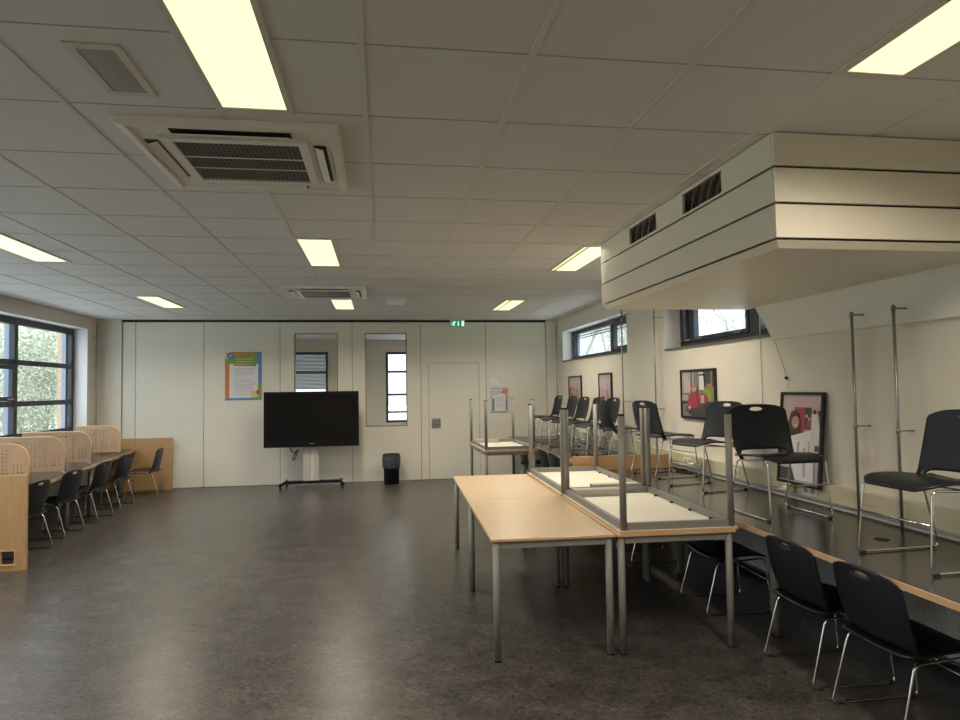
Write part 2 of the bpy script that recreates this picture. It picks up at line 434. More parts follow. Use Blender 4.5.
def cassette(x, y, label, w=.95):
    t = thing('air_conditioning_cassette', label, 'air conditioner', (x, y, H), 0, 'ceiling cassettes')
    h = w/2; f = MB()
    # sloping outer frame, four slots, centre grille
    prof = [(h, -.001), (h-.012, -.03), (h-.07, -.035)]
    def ring(a, za, b, zb, m):
        A = [(-a, -a, za), (a, -a, za), (a, a, za), (-a, a, za)]; B = [(-b, -b, zb), (b, -b, zb), (b, b, zb), (-b, b, zb)]
        f.faces(A+B, [(i, (i+1) % 4, 4+(i+1) % 4, 4+i) for i in range(4)], m)
    ring(h, -.001, h-.012, -.028, 'white'); ring(h-.012, -.028, h-.045, -.034, 'white')
    ring(h-.045, -.034, h-.052, -.024, 'white'); ring(h-.052, -.024, h-.150, -.024, 'white')
    f.build('frame', t)
    c = MB(); g = h-.150
    for q in ((-g, -g+.045, -g, g), (g-.045, g, -g, g), (-g+.045, g-.045, -g, -g+.045), (-g+.045, g-.045, g-.045, g)): c.box(*q, -.040, -.022, 'white', bev=.003)
    gp = c.build('intake_panel', t)
    gr = MB().box(-g+.045, g-.045, -g+.045, g-.045, -.024, -.020, 'grille'); n = 26
    for k in range(1, n):
        p = -g+.045+(2*g-.09)*k/n; gr.box(p-.0022, p+.0022, -g+.045, g-.045, -.032, -.029, 'steel'); gr.box(-g+.045, g-.045, p-.0018, p+.0018, -.034, -.032, 'steel')
    for p in (-.08, .08): gr.box(-g+.045, g-.045, p-.006, p+.006, -.037, -.0345, 'white')
    gr.build('intake_grille', gp)
    for k in range(4):
        s = MB().box(-.26, .26, g+.022, g+.080, -.028, -.0245, 'black'); s.faces([(-.25, g+.026, -.030), (.25, g+.026, -.030), (.25, g+.066, -.041), (-.25, g+.066, -.041), (-.25, g+.026, -.034), (.25, g+.026, -.034), (.25, g+.066, -.045), (-.25, g+.066, -.045)], [(0, 1, 2, 3), (7, 6, 5, 4), (0, 4, 5, 1), (2, 6, 7, 3), (1, 5, 6, 2), (3, 7, 4, 0)], 'white')
        o = s.build('louvre', t); o.rotation_euler = (0, 0, k*PI/2)
cassette(-.655, 3.415, 'large white air conditioning cassette with dark square grille, nearest on the ceiling')
cassette(-.64, 8.05, 'smaller-looking white air conditioning cassette far back on the ceiling')

t = thing('emergency_light', 'unlit recessed emergency light with dull grey lens beside the nearest panel', 'emergency light', (-.96, 2.54, H))
f = MB()
for q in ((-.09, -.062, -.20, .20), (.062, .09, -.20, .20), (-.062, .062, -.20, -.165), (-.062, .062, .165, .20)): f.box(*q, -.006, .0, 'lampframe')
f.build('bezel', t)
l = MB(); n = 12
vs = []; 
for k in range(n+1):
    a = -.062+.124*k/n; z = -.002-.003*math.sin(PI*k/n)
    vs += [(a, -.165, z), (a, .165, z)]
l.faces(vs, [(2*k, 2*k+1, 2*k+3, 2*k+2) for k in range(n)], 'dull', True); l.build('lens', t)
t = thing('ceiling_vent', 'small grey square air vent in a far ceiling tile', 'vent', (.20, 8.92, H))
f = MB()
for q in ((-.13, -.11, -.28, .28), (.11, .13, -.28, .28), (-.11, .11, -.28, -.25), (-.11, .11, .25, .28)): f.box(*q, -.012, -.0003, 'reveal')
f.build('frame', t)
f = MB()
for k in range(8): f.box(-.11, .11, -.24+k*.062, -.19+k*.062, -.009, -.004, 'reveal')
f.build('slats', t)

for x, y, l in ((-2.2, 13.2, 'lit ceiling panel added to brighten the next room, behind the pane above the screen'), (.6, 13.2, 'lit ceiling panel added to brighten the next room near the tall narrow pane')): lamp_panel(x, y, 1.2, l)  # panels added to light up the room beyond the partition

# ------------------------------------------------------------------ white housing under the ceiling
hx0, hx1, hy0, hy1, hz0, hz1 = 1.815, XR-.004, 2.795, 5.24, 2.205, H-.006
t = thing('ventilation_housing', 'big white box housing with black seams hung under the ceiling', 'ventilation unit', ((hx0+hx1)/2, (hy0+hy1)/2, hz0))
ox, oy, oz = (hx0+hx1)/2, (hy0+hy1)/2, hz0
def L(mb, x0, x1, y0, y1, z0, z1, m, bev=0): mb.box(x0-ox, x1-ox, y0-oy, y1-oy, z0-oz, z1-oz, m, bev=bev)
rows = [(2.565, hz1), (2.393, 2.553), (2.225, 2.381)]
GR = [(3.275, 3.735, 2.578, 2.70), (4.125, 4.60, 2.582, 2.70)]
core = MB()
# hollow black core: top, bottom, inner faces behind the planks; pockets behind the grilles
d = .14
L(core, hx0+.02, hx1, hy0+.02, hy0+.04, hz0+.02, hz1, 'black'); L(core, hx0+.02, hx1, hy1-.04, hy1-.02, hz0+.02, hz1, 'black')
L(core, hx0+d, hx0+d+.02, hy0+.04, hy1-.04, hz0+.04, hz1, 'black')
L(core, hx0+.02, hx0+d, hy0+.04, hy1-.04, hz0+.3, hz0+.32, 'black'); L(core, hx0+.02, hx0+.03, hy0+.04, hy1-.04, hz0+.02, hz0+.355, 'black')
core.build('core', t)
for i, (z0, z1) in enumerate(rows):
    f = MB(); L(f, hx0+.001, hx1, hy0, hy0+.018, z0, z1, 'hood', bev=.002); f.build('front_plank', t)
    f = MB()
    if i == 0:
        cur = hy0+.0195
        for a, b, zb, zt in GR:
            L(f, hx0, hx0+.018, cur, a, z0, z1, 'hood'); L(f, hx0, hx0+.018, a, b, z0, zb, 'hood'); L(f, hx0, hx0+.018, a, b, zt, z1, 'hood'); cur = b
        L(f, hx0, hx0+.018, cur, hy1, z0, z1, 'hood')
    else: L(f, hx0, hx0+.018, hy0+.0195, hy1, z0, z1, 'hood', bev=.002)
    f.build('side_plank', t)
    f = MB(); L(f, hx0+.02, hx1, hy1-.018, hy1, z0, z1, 'hood'); f.build('rear_plank', t)
for a, b, zb, zt in GR:
    f = MB()
    for k in range(8):
        yy = a+.045+k*(b-a-.05)/8; n = 7
        pts = [(yy+.055*math.cos(q/(n-1)*PI/2)-.03, zb+(zt-zb)*q/(n-1)) for q in range(n)]
        vs = [(hx0+.010-ox, y-oy, z-oz) for y, z in pts]+[(hx0+.026-ox, y+.006-oy, z-oz) for y, z in pts]
        f.faces(vs, [(q, q+1, n+q+1, n+q) for q in range(n-1)], 'galv' if k % 2 else 'white', True)
    L(f, hx0+.06, hx0+.065, a, b, zb, zt, 'grille')
    f.build('vent_vanes', t)
# bottom lip (sloping chamfer) and soffit boards
lip = MB()
def lipquad(p, m='hood'):
    lip.faces([(x-ox, y-oy, z-oz) for x, y, z in p], [(0, 1, 2, 3)], m)
zt_, zl, zs = 2.213, 2.180, 2.200
lipquad([(hx0, hy0, zt_), (hx1, hy0, zt_), (hx1, hy0+.03, zl), (hx0+.03, hy0+.03, zl)])
lipquad([(hx0, hy1, zt_), (hx0, hy0, zt_), (hx0+.03, hy0+.03, zl), (hx0+.03, hy1-.03, zl)])
lipquad([(hx1, hy1, zt_), (hx0, hy1, zt_), (hx0+.03, hy1-.03, zl), (hx1, hy1-.03, zl)])
lip.build('bottom_lip', t)
n = 4
for k in range(n):
    f = MB(); a = hy0+.03+(hy1-hy0-.06)*k/n; b = hy0+.03+(hy1-hy0-.06)*(k+1)/n
    L(f, hx0+.03, hx1, a+.0015, b-.0015, zl, zl+.012, 'hood'); f.build('soffit_board', t)
# panel on the wall below the housing, left edge cut on the slant
pb = MB().prism([(0.6, 1.908), (4.83, 1.908), (5.06, 2.1795), (0.6, 2.1795)], XR-.020, XR-.002, 'x', 'white')
pb.box(XR-.026, XR-.002, .6, 4.85, 1.893, 1.9075, 'hood')
o = pb.build('wall_panel'); tag(o, 'plain pale panel on the wall below the box housing, end cut diagonally', 'wall panel')

# ------------------------------------------------------------------ chair
def grid_shell(nu, nv, fn, holes, thick, m):
    """fn(u,v) -> 3D; u in -1..1, v in 0..1; holes = (uc, vc, ru, rv, power) cut out with a smooth rim"""
    mb = MB(); i = mb.mi(m); bm = mb.bm
    P = {}
    uv = {}
    for a in range(nu+1):
        for b in range(nv+1): uv[a, b] = [-1+2*a/nu, b/nv]
    keep = []
    for a in range(nu):
        for b in range(nv):
            uc, vc = -1+2*(a+.5)/nu, (b+.5)/nv
            if any((abs((uc-h[0])/h[2]))**h[4]+(abs((vc-h[1])/h[3]))**h[4] < 1 for h in holes): continue
            keep.append((a, b))
    ks = set(keep)
    for (a, b) in list(uv):
        around = [(a-1, b-1), (a, b-1), (a-1, b), (a, b)]
        inside = [q for q in around if 0 <= q[0] < nu and 0 <= q[1] < nv]
        if any(q in ks for q in inside) and any(q not in ks for q in inside):
            u, v = uv[a, b]
            h = min(holes, key=lambda h: ((u-h[0])/h[2])**2+((v-h[1])/h[3])**2)
            du, dv = (u-h[0])/h[2], (v-h[1])/h[3]
            s = (abs(du)**h[4]+abs(dv)**h[4])**(1/h[4])
            if s > 1e-6: uv[a, b] = [h[0]+du/s*h[2], h[1]+dv/s*h[3]]
    for a, b in keep:
        fv = []
        for q in ((a, b), (a+1, b), (a+1, b+1), (a, b+1)):
            if q not in P: P[q] = bm.verts.new(fn(*uv[q]))
            fv.append(P[q])
        f = bm.faces.new(fv); f.material_index = i; f.smooth = True
    bmesh.ops.recalc_face_normals(bm, faces=bm.faces[:])
    bmesh.ops.solidify(bm, geom=bm.faces[:], thickness=thick)
    for f in bm.faces: f.smooth = True
    return mb

def back_fn(u, v):
    z = .350+.358*v
    if v < .2: hw = .203+.012*v/.2
    elif v < .80: hw = .215+.004*math.sin((v-.2)/.6*PI)
    else:
        t = (v-.80)/.20; hw = .215*(1-.02*t-.13*t**4)
    x = -.176-.062*v-.012*math.sin(PI*v)+(.050-.032*v)*abs(u)**2.2
    if v < .25:
        k = 1-v/.25; x += .02*k*k; z -= .026*k*(1-u*u)
    if v > .85: z -= .016*abs(u)**4*((v-.85)/.15)+.004*u*u*((v-.85)/.15)
    return (x, u*hw, z)
def seat_fn(u, v):
    # v 0 rear .. 1 front
    x = -.195+.425*v
    hw = .205+.012*math.sin(PI*min(1, v*1.1))
    if v > .8: hw *= 1-.30*((v-.8)/.2)**2.6
    if v < .12: hw *= 1-.10*((.12-v)/.12)**2
    z = .362+.030*math.sin(PI*.5*min(1, v/.7)) - (.030*((v-.72)/.28)**2 if v > .72 else 0)
    z += .012*abs(u)**2*(1-v*.9)
    if v < .15: z += .010*((.15-v)/.15)**2
    return (x, u*hw, z)
CH = 'black shell chairs with chrome sled legs'
def make_chair(label):
    t = thing('sled_chair', label, 'chair')
    grid_shell(30, 34, back_fn, [(0, .91, .25, .040, 2), (0, .068, .84, .105, 4)], .009, 'shell').build('backrest', t)
    grid_shell(16, 18, seat_fn, [], .010, 'shell').build('seat', t)
    for s in (-1, 1):
        y = s*.200; yr = s*.212
        p = bend([(.222, yr, .008), (.186, y, .366), (-.150, y, .344), (-.245, yr, .008)], .035, 6, closed=True)
        MB().tube(p, .0058, 'chrome', 10, closed=True).build('side_frame', t)
        for x in (.195, -.20): MB().box(x-.013, x+.013, yr-.008, yr+.008, 0, .014, 'rubber', bev=.002).build('glide', t)
    MB().tube([(.2075, -.206, .215), (.2075, .206, .215)], .0045, 'chrome', 8).build('crossbar', t)
    MB().tube([(-.02, -.2, .352), (-.02, .2, .352)], .0045, 'chrome', 8).build('seat_brace', t)
    return t
chair0 = [None]
def chair(x, y, z, deg, label, group):
    if chair0[0] is None:
        c = make_chair(label); chair0[0] = c; c.location = (x, y, z); c.rotation_euler = (0, 0, math.radians(deg)); c['group'] = group; return c
    return dup(chair0[0], (x, y, z), (0, 0, math.radians(deg)), label, group)

# ------------------------------------------------------------------ long counters along the right wall
CX, CZ = 2.165, .700
cback = XR-.062
def counter(name, y0, y1, label, legs, grom):
    t = thing(name, label, 'counter', ((CX+cback)/2, (y0+y1)/2, 0), 0, 'long wall counters'); ox, oy = (CX+cback)/2, (y0+y1)/2
    MB().box(CX-ox+.006, cback-ox, y0-oy, y1-oy, CZ-.03, CZ, 'darktop').build('worktop', t)
    MB().box(CX-ox, CX-ox+.0055, y0-oy, y1-oy, CZ-.031, CZ-.0005, 'beechedge', bev=.0015).build('front_edge', t)
    f = MB().box(CX+.2-ox, CX+.25-ox, y0+.1-oy, y1-.1-oy, CZ-.07, CZ-.031, 'steel'); f.build('rail', t)
    for ly in legs:
        lo = MB().tube([(CX+.225-ox, ly-oy, .03), (CX+.225-ox, ly-oy, CZ-.071)], .030, 'steel', 20).build('leg', t)
        MB().tube([(CX+.225-ox, ly-oy, 0), (CX+.225-ox, ly-oy, .0298)], .034, 'rubber', 20).build('foot', lo)
    MB().box(cback-ox-.012, cback-ox-.002, y0-oy, y1-oy, CZ+.0003, CZ+.006, 'radiator').build('rear_strip', t)
    for gx, gy in grom: 
        MB().lathe([(.001, CZ+.004), (.034, CZ+.004), (.040, CZ+.0003)], 'black', 24, gx-ox, gy-oy).build('cable_grommet', t)
    return t
counter('wall_counter', 1.30, 6.485, 'near dark wall counter with beech front edge below the pale wall panel', (2.30, 3.81, 5.12, 6.2), [(2.66, 3.24)])
counter('wall_counter', 6.535, D-.04, 'far dark wall counter beyond the low upright wooden board', (7.6, 9.0, 10.9), [])
o = MB().box(1.905, cback-.10, 6.49, 6.53, 0, .838, 'oak').build('end_panel'); tag(o, 'upright wooden board dividing the two dark wall counters', 'divider board')

# cable trunking with sockets
t = thing('cable_trunking', 'long cream cable trunking along the right wall with sockets', 'cable trunking', (XR-.03, 6.2, CZ+.03))
TZ0, TZ1 = CZ+.028, .848
b = MB().box(-.027, .028, -5.2, 5.04, TZ0-CZ-.03, TZ1-CZ-.03, 'trunk', bev=.004); b.build('channel', t)
MB().box(-.0295, -.0275, -5.2, 5.04, .045, .052, 'trunk').build('cover_ridge', t)
for yy in (4.37, 5.40, 6.27, 8.6):
    p = MB().box(-.034, -.0275, yy-6.2-.085, yy-6.2+.085, .012, .088, 'whitew', bev=.003)
    so = p.build('socket_plate', t)
    for s in (-.04, .04):
        hh = MB().prism([(yy-6.2+s+.024*math.cos(a*PI/8), .05+.024*math.sin(a*PI/8)) for a in range(16)], -.0352, -.0341, 'x', 'grey')
        for q in (-.009, .009): hh.box(-.0358, -.0350, yy-6.2+s+q-.003, yy-6.2+s+q+.003, .047, .053, 'black')
        hh.build('socket_inset', so)
o = MB().box(XR-.12, XR-.066, 4.53, 4.60, CZ+.045, CZ+.105, 'trunk', bev=.008).build('plug'); tag(o, 'yellowish plug adapter in the sockets under the tall framed poster', 'plug')

# radiator below the near counter
t = thing('wall_radiator', 'grey ribbed radiator low on the right wall under the near counter', 'radiator', (XR-.09, 4.2, .07))
f = MB(); N = 110; ya, yb_ = -1.9, 2.05; vs = []; fs = []
for k in range(2*N+1):
    yy = ya+(yb_-ya)*k/(2*N); x = -.02 if (k//1) % 2 else -.008
    vs += [(x, yy, 0), (x, yy, .52)]
fs = [(2*k, 2*k+2, 2*k+3, 2*k+1) for k in range(2*N)]
f.faces(vs, fs, 'radiator'); f.box(-.005, .03, ya, yb_, .0, .52, 'radiator'); f.build('ribbed_front', t)
MB().box(-.022, .035, ya-.01, yb_+.01, .522, .54, 'radiator', bev=.003).build('top_grille', t)
for yy in (ya+.2, 0, yb_-.2): MB().box(.031, .085, yy-.03, yy+.03, -.069, .4, 'galv').build('bracket', t)

# ------------------------------------------------------------------ chairs
gA, gB, gC, gD = 'chairs tucked under the near counter', 'chairs standing on the near counter', 'chairs standing on the far counter', 'chairs along the study desks'
gE = 'chairs tucked under the far counter'
chair(2.376, 2.75, 0, 0, 'black chair on the floor nearest the viewer, back turned, at the near counter', gA)
chair(2.376, 3.32, 0, 0, 'second black chair on the floor from the viewer, tucked at the near counter', gA)
chair(2.385, 4.41, 0, -2, 'black chair on the floor half hidden behind the near table legs', gA)
chair(2.38, 5.75, 0, -2, 'black floor chair mostly hidden under the upturned tables by the near counter', gA)
chair(2.565, 2.80, CZ, 182, 'black chair standing on the near counter at the right picture edge', gB)
chair(2.548, 3.985, CZ, -88, 'black chair standing on the counter in front of the tall framed poster, facing the viewer', gB)
chair(2.64, 5.13, CZ, 193, 'black chair standing on the counter beside the poster of a child in red', gB)
chair(2.65, 5.96, CZ, 9, 'black chair with its back to the room, standing on the counter before the wooden board', gB)
chair(2.57, 10.20, CZ, 180, 'black chair standing on the far counter, closest to the back corner', gC)
chair(2.57, 9.42, CZ, 181, 'second chair from the back corner standing on the far counter', gC)
chair(2.57, 8.86, CZ, 183, 'third chair from the back corner standing on the far counter', gC)
chair(2.58, 8.30, CZ, 178, 'fourth chair from the back corner on the far counter, mostly hidden', gC)
chair(2.58, 7.72, CZ, 182, 'fifth chair from the back corner on the far counter, beside a wall pipe', gC)
chair(2.60, 6.97, CZ, -2, 'black chair on the far counter with its back to the room, facing the wall', gC)
chair(2.36, 8.20, 0, 0, 'black chair on the floor at the far counter, nearest of those behind the tables', gE)
chair(2.35, 8.72, 0, 0, 'black chair on the floor at the far counter, seen through the small table legs', gE)
chair(2.33, 10.0, 0, 0, 'last black chair on the floor at the far counter near the back wall', gE)

# ------------------------------------------------------------------ tables
TW, TL, TH = .722, 1.372, .690
TG = 'beech school tables with grey steel legs'
def make_table(label, tray):
    t = thing('school_table', label, 'table', group=TG)
    a, b = TW/2, TL/2
    tp = MB().box(-a, a, -b, b, TH-.015, TH, 'beechedge', bev=.002)
    for f in tp.bm.faces:
        if f.normal.z > .9 and f.calc_center_median().z > TH-.001: f.material_index = tp.mi('beech')
        elif f.normal.z < -.9: f.material_index = tp.mi('whitew')
    tp.bm.normal_update()
    for f in tp.bm.faces:
        c = f.calc_center_median()
        if f.calc_area() > .5: f.material_index = tp.mi('beech') if c.z > TH-.01 else tp.mi('whitew')
    tp.build('tabletop', t)
    fr = MB(); i = .018; w = .028; z0, z1 = TH-.058, TH-.0155
    for q in ((-a+i, -a+i+w, -b+.05, b-.05), (a-i-w, a-i, -b+.05, b-.05), (-a+.05, a-.05, -b+i, -b+i+w), (-a+.05, a-.05, b-i-w, b-i)): fr.box(*q, z0, z1, 'steel', bev=.003)
    fo = fr.build('frame', t)
    for s in (-1, 1):
        for yy in (-.45, -.15, .15, .45):
            MB().box(s*(a-i-w-.012)-.008, s*(a-i-w-.012)+.008, yy-.012, yy+.012, TH-.027, TH-.0158, 'black', bev=.002).build('clip', fo)
    for sx in (-1, 1):
        for sy in (-1, 1):
            x, y = sx*(a-.031), sy*(b-.031)
            lg = MB().tube([(x, y, .012), (x, y, TH-.0155)], .0205, 'steel', 20).build('leg', t)
            MB().tube([(x, y, 0), (x, y, .0118)], .0195, 'rubber', 20).build('foot_cap', lg)
    if tray:
        k = MB(); x0, x1, y0, y1, z = -.08, a-.055, b-.155, b-.055, TH-.0158
        h = .052
        k.box(x0, x1, y0, y0+.003, z-h, z, 'traygrey').box(x0, x1, y1-.003, y1, z-h, z, 'traygrey').box(x0, x1, y0+.003, y1-.003, z-h, z-h+.003, 'traygrey')
        k.box(x0, x1, y0-.018, y0, z-.004, z, 'traygrey').box(x0, x1, y1, y1+.018, z-.004, z, 'traygrey')
        k.build('cable_tray', t)
    return t
def row(cx, cy, ang, s, t):  # local (s across, t along) -> world
    a = math.radians(ang); return (cx+s*math.cos(a)+t*math.sin(a), cy-s*math.sin(a)+t*math.cos(a))
rotL, rotR = 1.65, 1.6
p1 = row(.606, 3.715, rotL, TW/2, TL/2); p2 = row(.606, 3.715, rotL, TW/2, TL*1.5+.003)
q1 = row(1.339, 3.69, rotR, TW/2, TL/2); q2 = row(1.339, 3.69, rotR, TW/2, TL*1.5+.003)
aL, aR = -math.radians(rotL), -math.radians(rotR)
T0 = make_table('nearest bare beech table standing clear on the room side', False); T0.location = (*p1, 0); T0.rotation_euler = (0, 0, aL)
dup(T0, (*p2, 0), (0, 0, aL), 'bare beech table joined behind the nearest one, far end by the small stack')
dup(T0, (*q1, 0), (0, 0, aR), 'near upright table carrying the front upturned table, beside the counter')
dup(T0, (*q2, 0), (0, 0, aR), 'upright table carrying the rear upturned table, beside the counter')
dup(T0, (1.715, 9.52, 0), (0, 0, math.radians(1)), 'small upright table standing by the wall door under an upturned one')
TI = make_table('front upturned table with legs in the air and white underside', True)
TI.location = (q1[0]+.018, q1[1], 2*TH+.001); TI.rotation_euler = (PI, 0, -aR+PI*0)
# a half turn about the long axis keeps the tray end pointing away
TI.rotation_euler = (0, PI, aR)
dup(TI, (q2[0]+.01, q2[1]+.012, 2*TH+.001), (0, PI, aR+PI), 'rear upturned table with legs in the air behind the front one')
dup(TI, (1.715, 9.52, 2*TH+.001), (0, PI, math.radians(1)), 'upturned table on the small table by the wall door')

# ------------------------------------------------------------------ study desks on the left
DZ = .655
def ex(y): return -3.325-.122*(y-6.88)          # desk front edge
t = thing('study_desk', 'long desk under the left window with wooden end panels', 'desk', (-3.8, 8.8, 0)); o0 = Vector((-3.8, 8.8, 0))
ya, yb_ = 6.455, 11.225
def poly(inset, z0, z1, m, name, dx0=0, dx1=None, ydel=0):
    A = [(ex(ya)-dx0+3.8, ya-8.8), (ex(yb_)-dx0+3.8, yb_-8.8)]
    B = [((ex(yb_)-dx1) if dx1 else -4.30)+3.8, ((ex(ya)-dx1) if dx1 else -4.30)+3.8]
    return MB().prism([A[0], A[1], (B[0], yb_-8.8), (B[1], ya-8.8)], z0, z1, 'z', m).build(name, t)
poly(0, DZ-.03, DZ, 'darktop', 'worktop', .006)
poly(0, DZ-.031, DZ-.0005, 'beechedge', 'front_edge', 0, .0055)
poly(0, DZ-.075, DZ-.032, 'steel', 'rail', .05, .09)
for (x, y) in ((-3.560, 8.2), (-3.66, 9.07), (-3.86, 10.6)):
    lo = MB().tube([(x+3.8, y-8.8, .03), (x+3.8, y-8.8, DZ-.076)], .028, 'steel', 18).build('leg', t)
    MB().tube([(x+3.8, y-8.8, 0), (x+3.8, y-8.8, .0298)], .032, 'rubber', 18).build('foot', lo)
f = MB(); hx = -3.262   # near panel with a square cable hole
x0, x1 = -4.40, -3.112
for q in ((x0, hx-.055, 0, .832), (hx+.055, x1, 0, .832), (hx-.055, hx+.055, 0, .055), (hx-.055, hx+.055, .17, .832)):
    f.box(q[0]+3.8, q[1]+3.8, 6.425-8.8, 6.452-8.8, q[2], q[3], 'oak')
f.build('end_panel', t)
f = MB()
for q in ((hx-.068, hx-.056, .043, .182), (hx+.056, hx+.068, .043, .182), (hx-.056, hx+.056, .043, .054), (hx-.056, hx+.056, .171, .182)): f.box(q[0]+3.8, q[1]+3.8, 6.419-8.8, 6.4245-8.8, q[2], q[3], 'beechedge')
f.build('cable_hole_rim', t)
MB().box(-4.40+3.8, -3.318+3.8, 11.235-8.8, 11.262-8.8, 0, .822, 'oak').build('end_panel', t)
MB().box(-4.36+3.8, -4.33+3.8, 6.5-8.8, 11.2-8.8, .30, .67, 'radiator').build('modesty_panel', t)

def lattice(mb, x0, x1, z0, z1, pitch=.037, hole=.019, edge=.035, left=.04, right=.0, th=.008):
    """board with a square field of through holes, thickness 2*th"""
    def cuts(a, b, ea, eb):
        n = int((b-a-ea-eb)/pitch); off = a+ea+((b-a-ea-eb)-n*pitch)/2; c = [a]; hs = []
        for k in range(n): p = off+k*pitch+(pitch-hole)/2; hs.append(len(c)); c += [p, p+hole]
        return c+[b], set(hs)
    X, hx = cuts(x0, x1, left, right); Z, hz = cuts(z0, z1, edge, edge if z1 > .3 else .005)
    i = mb.mi('perf'); V = {}
    def v(a, b, s):
        if (a, b, s) not in V: V[a, b, s] = mb.bm.verts.new((X[a], s*th, Z[b]))
        return V[a, b, s]
    for a in range(len(X)-1):
        for b in range(len(Z)-1):
            q = [(a, b), (a+1, b), (a+1, b+1), (a, b+1)]
            if a in hx and b in hz:
                for k in range(4): p, n = q[k], q[(k+1) % 4]; mb.bm.faces.new((v(*p, 1), v(*n, 1), v(*n, -1), v(*p, -1))).material_index = i
            else:
                for s in (1, -1): mb.bm.faces.new([v(*p, s) for p in q]).material_index = i
SCREEN_Y = (7.02, 8.03, 9.0, 10.43)
DLAB = ['nearest perforated beech divider behind the wooden end panel', 'second perforated desk divider, darkest as seen', 'third perforated desk divider from the near end', 'farthest perforated desk divider toward the back wall']
for k, y in enumerate(SCREEN_Y):
    x1 = ex(y)-.035; x0 = -4.42
    t = thing('desk_divider', DLAB[k], 'desk divider', (x1, y, DZ), 0, 'perforated dividers on the study desk')
    w = x1-x0; h0, h1, r = .032, .412, .17; pts = [(-w, h0), (0, h0)]
    for q in range(11): a = q/10*PI/2; pts.append((-r+r*math.cos(a), h1-r+r*math.sin(a)))
    pts.append((-w, h1))
    bd = MB(); lattice(bd, -w, -r, h0, h1); lattice(bd, -r, 0, h0, h1-r, left=0, right=.03)
    fan = [(-r, h1-r)]+pts[2:13]; bd.prism(fan, -.008, .008, 'y', 'perf')
    bd.build('perforated_board', t)
    rim = [(-.0, 0, h0)]+[(p[0]+.002, 0, p[1]) for p in pts[1:-1]]+[(-w, 0, h1+.002)]
    MB().tube(rim[1:], .0095, 'beechedge', 6).build('edge_band', t)
    for x in (-.02, -w*.55): MB().box(x-.012, x+.012, -.025, .025, 0.0005, h0-.0005, 'chrome', bev=.003).build('foot', t)

for k, (x, y, d) in enumerate(((-3.52, 7.06, 178), (-3.585, 7.94, 177), (-3.60, 8.80, 178), (-3.68, 9.74, 176), (-3.545, 10.68, 184))):
    chair(x, y, 0, d, ['black chair at the study desk nearest the wooden end panel', 'second black chair along the study desk', 'third black chair along the study desk, before the desk leg',
        'fourth black chair along the study desk', 'last black chair along the study desk, pulled out beside the far end panel'][k], gD)
# radiator under the left window
t = thing('wall_radiator', 'pale radiator low on the left wall behind the study desk', 'radiator', (XL+.05, 8.6, .12))
MB().box(-.03, .03, -2.0, 2.2, 0, .45, 'radiator', bev=.01).build('body', t)
for yy in (-1.6, 0, 1.8): MB().box(-.045, -.031, yy-.03, yy+.03, -.119, .4, 'galv').build('bracket', t)

# ------------------------------------------------------------------ screen on wheels
ty = 10.78
t = thing('display_screen', 'large black flat screen on a wheeled stand before the partition', 'screen', (-1.095, ty, 0))
sc = thing('stand', 'x', 'x'); del sc['label']; del sc['category']; sc.parent = t
w0, w1, z0, z1 = -.735, .735, .655, 1.53
cs = MB().box(w0, w1, -.01, .06, z0, z1, 'tvcase', bev=.008).build('casing', t)
MB().box(w0+.055, w1-.055, -.0125, -.0102, z0+.115, z1-.045, 'screen').build('screen', t)
lg = MB()
for k in range(5): lg.box(-.03+k*.013, -.021+k*.013, -.0115, -.0101, z0+.05, z0+.058, 'reveal')
lg.build('logo', t)
MB().box(w1-.09, w1-.03, -.005, .02, z1+.0003, z1+.012, 'whitew').build('sensor', t)
st = MB().box(-.145, -.03, .075, .125, .10, 1.2, 'silver', bev=.006).box(.02, .10, .075, .125, .10, 1.2, 'silver', bev=.006).box(-.03, .02, .09, .11, .10, 1.2, 'lampframe')
st.build('column', sc)
b = MB().box(-.42, .44, .05, .15, .075, .115, 'tvcase', bev=.008)
b.build('base_beam', sc)
for s, xx in ((-1, -.42), (1, .44)):
    p = bend([(xx, .28, .095), (xx, .08, .095), (xx+s*.05, -.13, .075)], .05, 4)
    MB().tube(p, .024, 'tvcase', 10).build('foot', sc)
    for yy, xo in ((-.11, s*.046), (.26, 0)):
        w = MB().tube([(xx+xo-.012, yy, .026), (xx+xo+.012, yy, .026)], .026, 'rubber', 20); w.box(xx+xo-.006, xx+xo+.006, yy-.01, yy+.01, .04, .075, 'chrome'); w.build('caster', sc)
pts = [(-.33, .03, .652), (-.325, .02, .60), (-.24, .02, .56), (-.20, .02, .60), (-.23, .02, .61), (-.27, .02, .53), (-.30, .02, .46), (-.27, .02, .45), (-.235, .02, .54), (-.26, .02, .57)]
MB().tube(bend(pts, .04, 5), .009, 'rubber', 8).build('cable', t)

# bin
t = thing('waste_bin', 'black round waste bin with a grey plastic liner by the partition', 'bin', (.155, 11.03, 0))
MB().lathe([(.001, .004), (.118, .004), (.122, 0), (.132, .47), (.136, .475), (.128, .478), (.118, .02), (.001, .018)], 'black', 40).build('body', t)
lb = MB(); n = 60; prof = [(.138, .455), (.143, .43), (.146, .36), (.143, .29), (.136, .26)]; i = lb.mi('liner')
rings = [[lb.bm.verts.new(((r+.006*math.sin(j*2.7+k*1.3)*(1 if 0 < k else .2))*math.cos(2*PI*j/n), (r+.006*math.sin(j*2.7+k*1.3)*(1 if 0 < k else .2))*math.sin(2*PI*j/n), z+.012*math.sin(j*1.9)*(k > 2))) for j in range(n)] for k, (r, z) in enumerate(prof)]
for A, B in zip(rings, rings[1:]):
    for j in range(n):
        f = lb.bm.faces.new((A[j], A[(j+1) % n], B[(j+1) % n], B[j])); f.smooth = True; f.material_index = i
lb.build('plastic_liner', t)
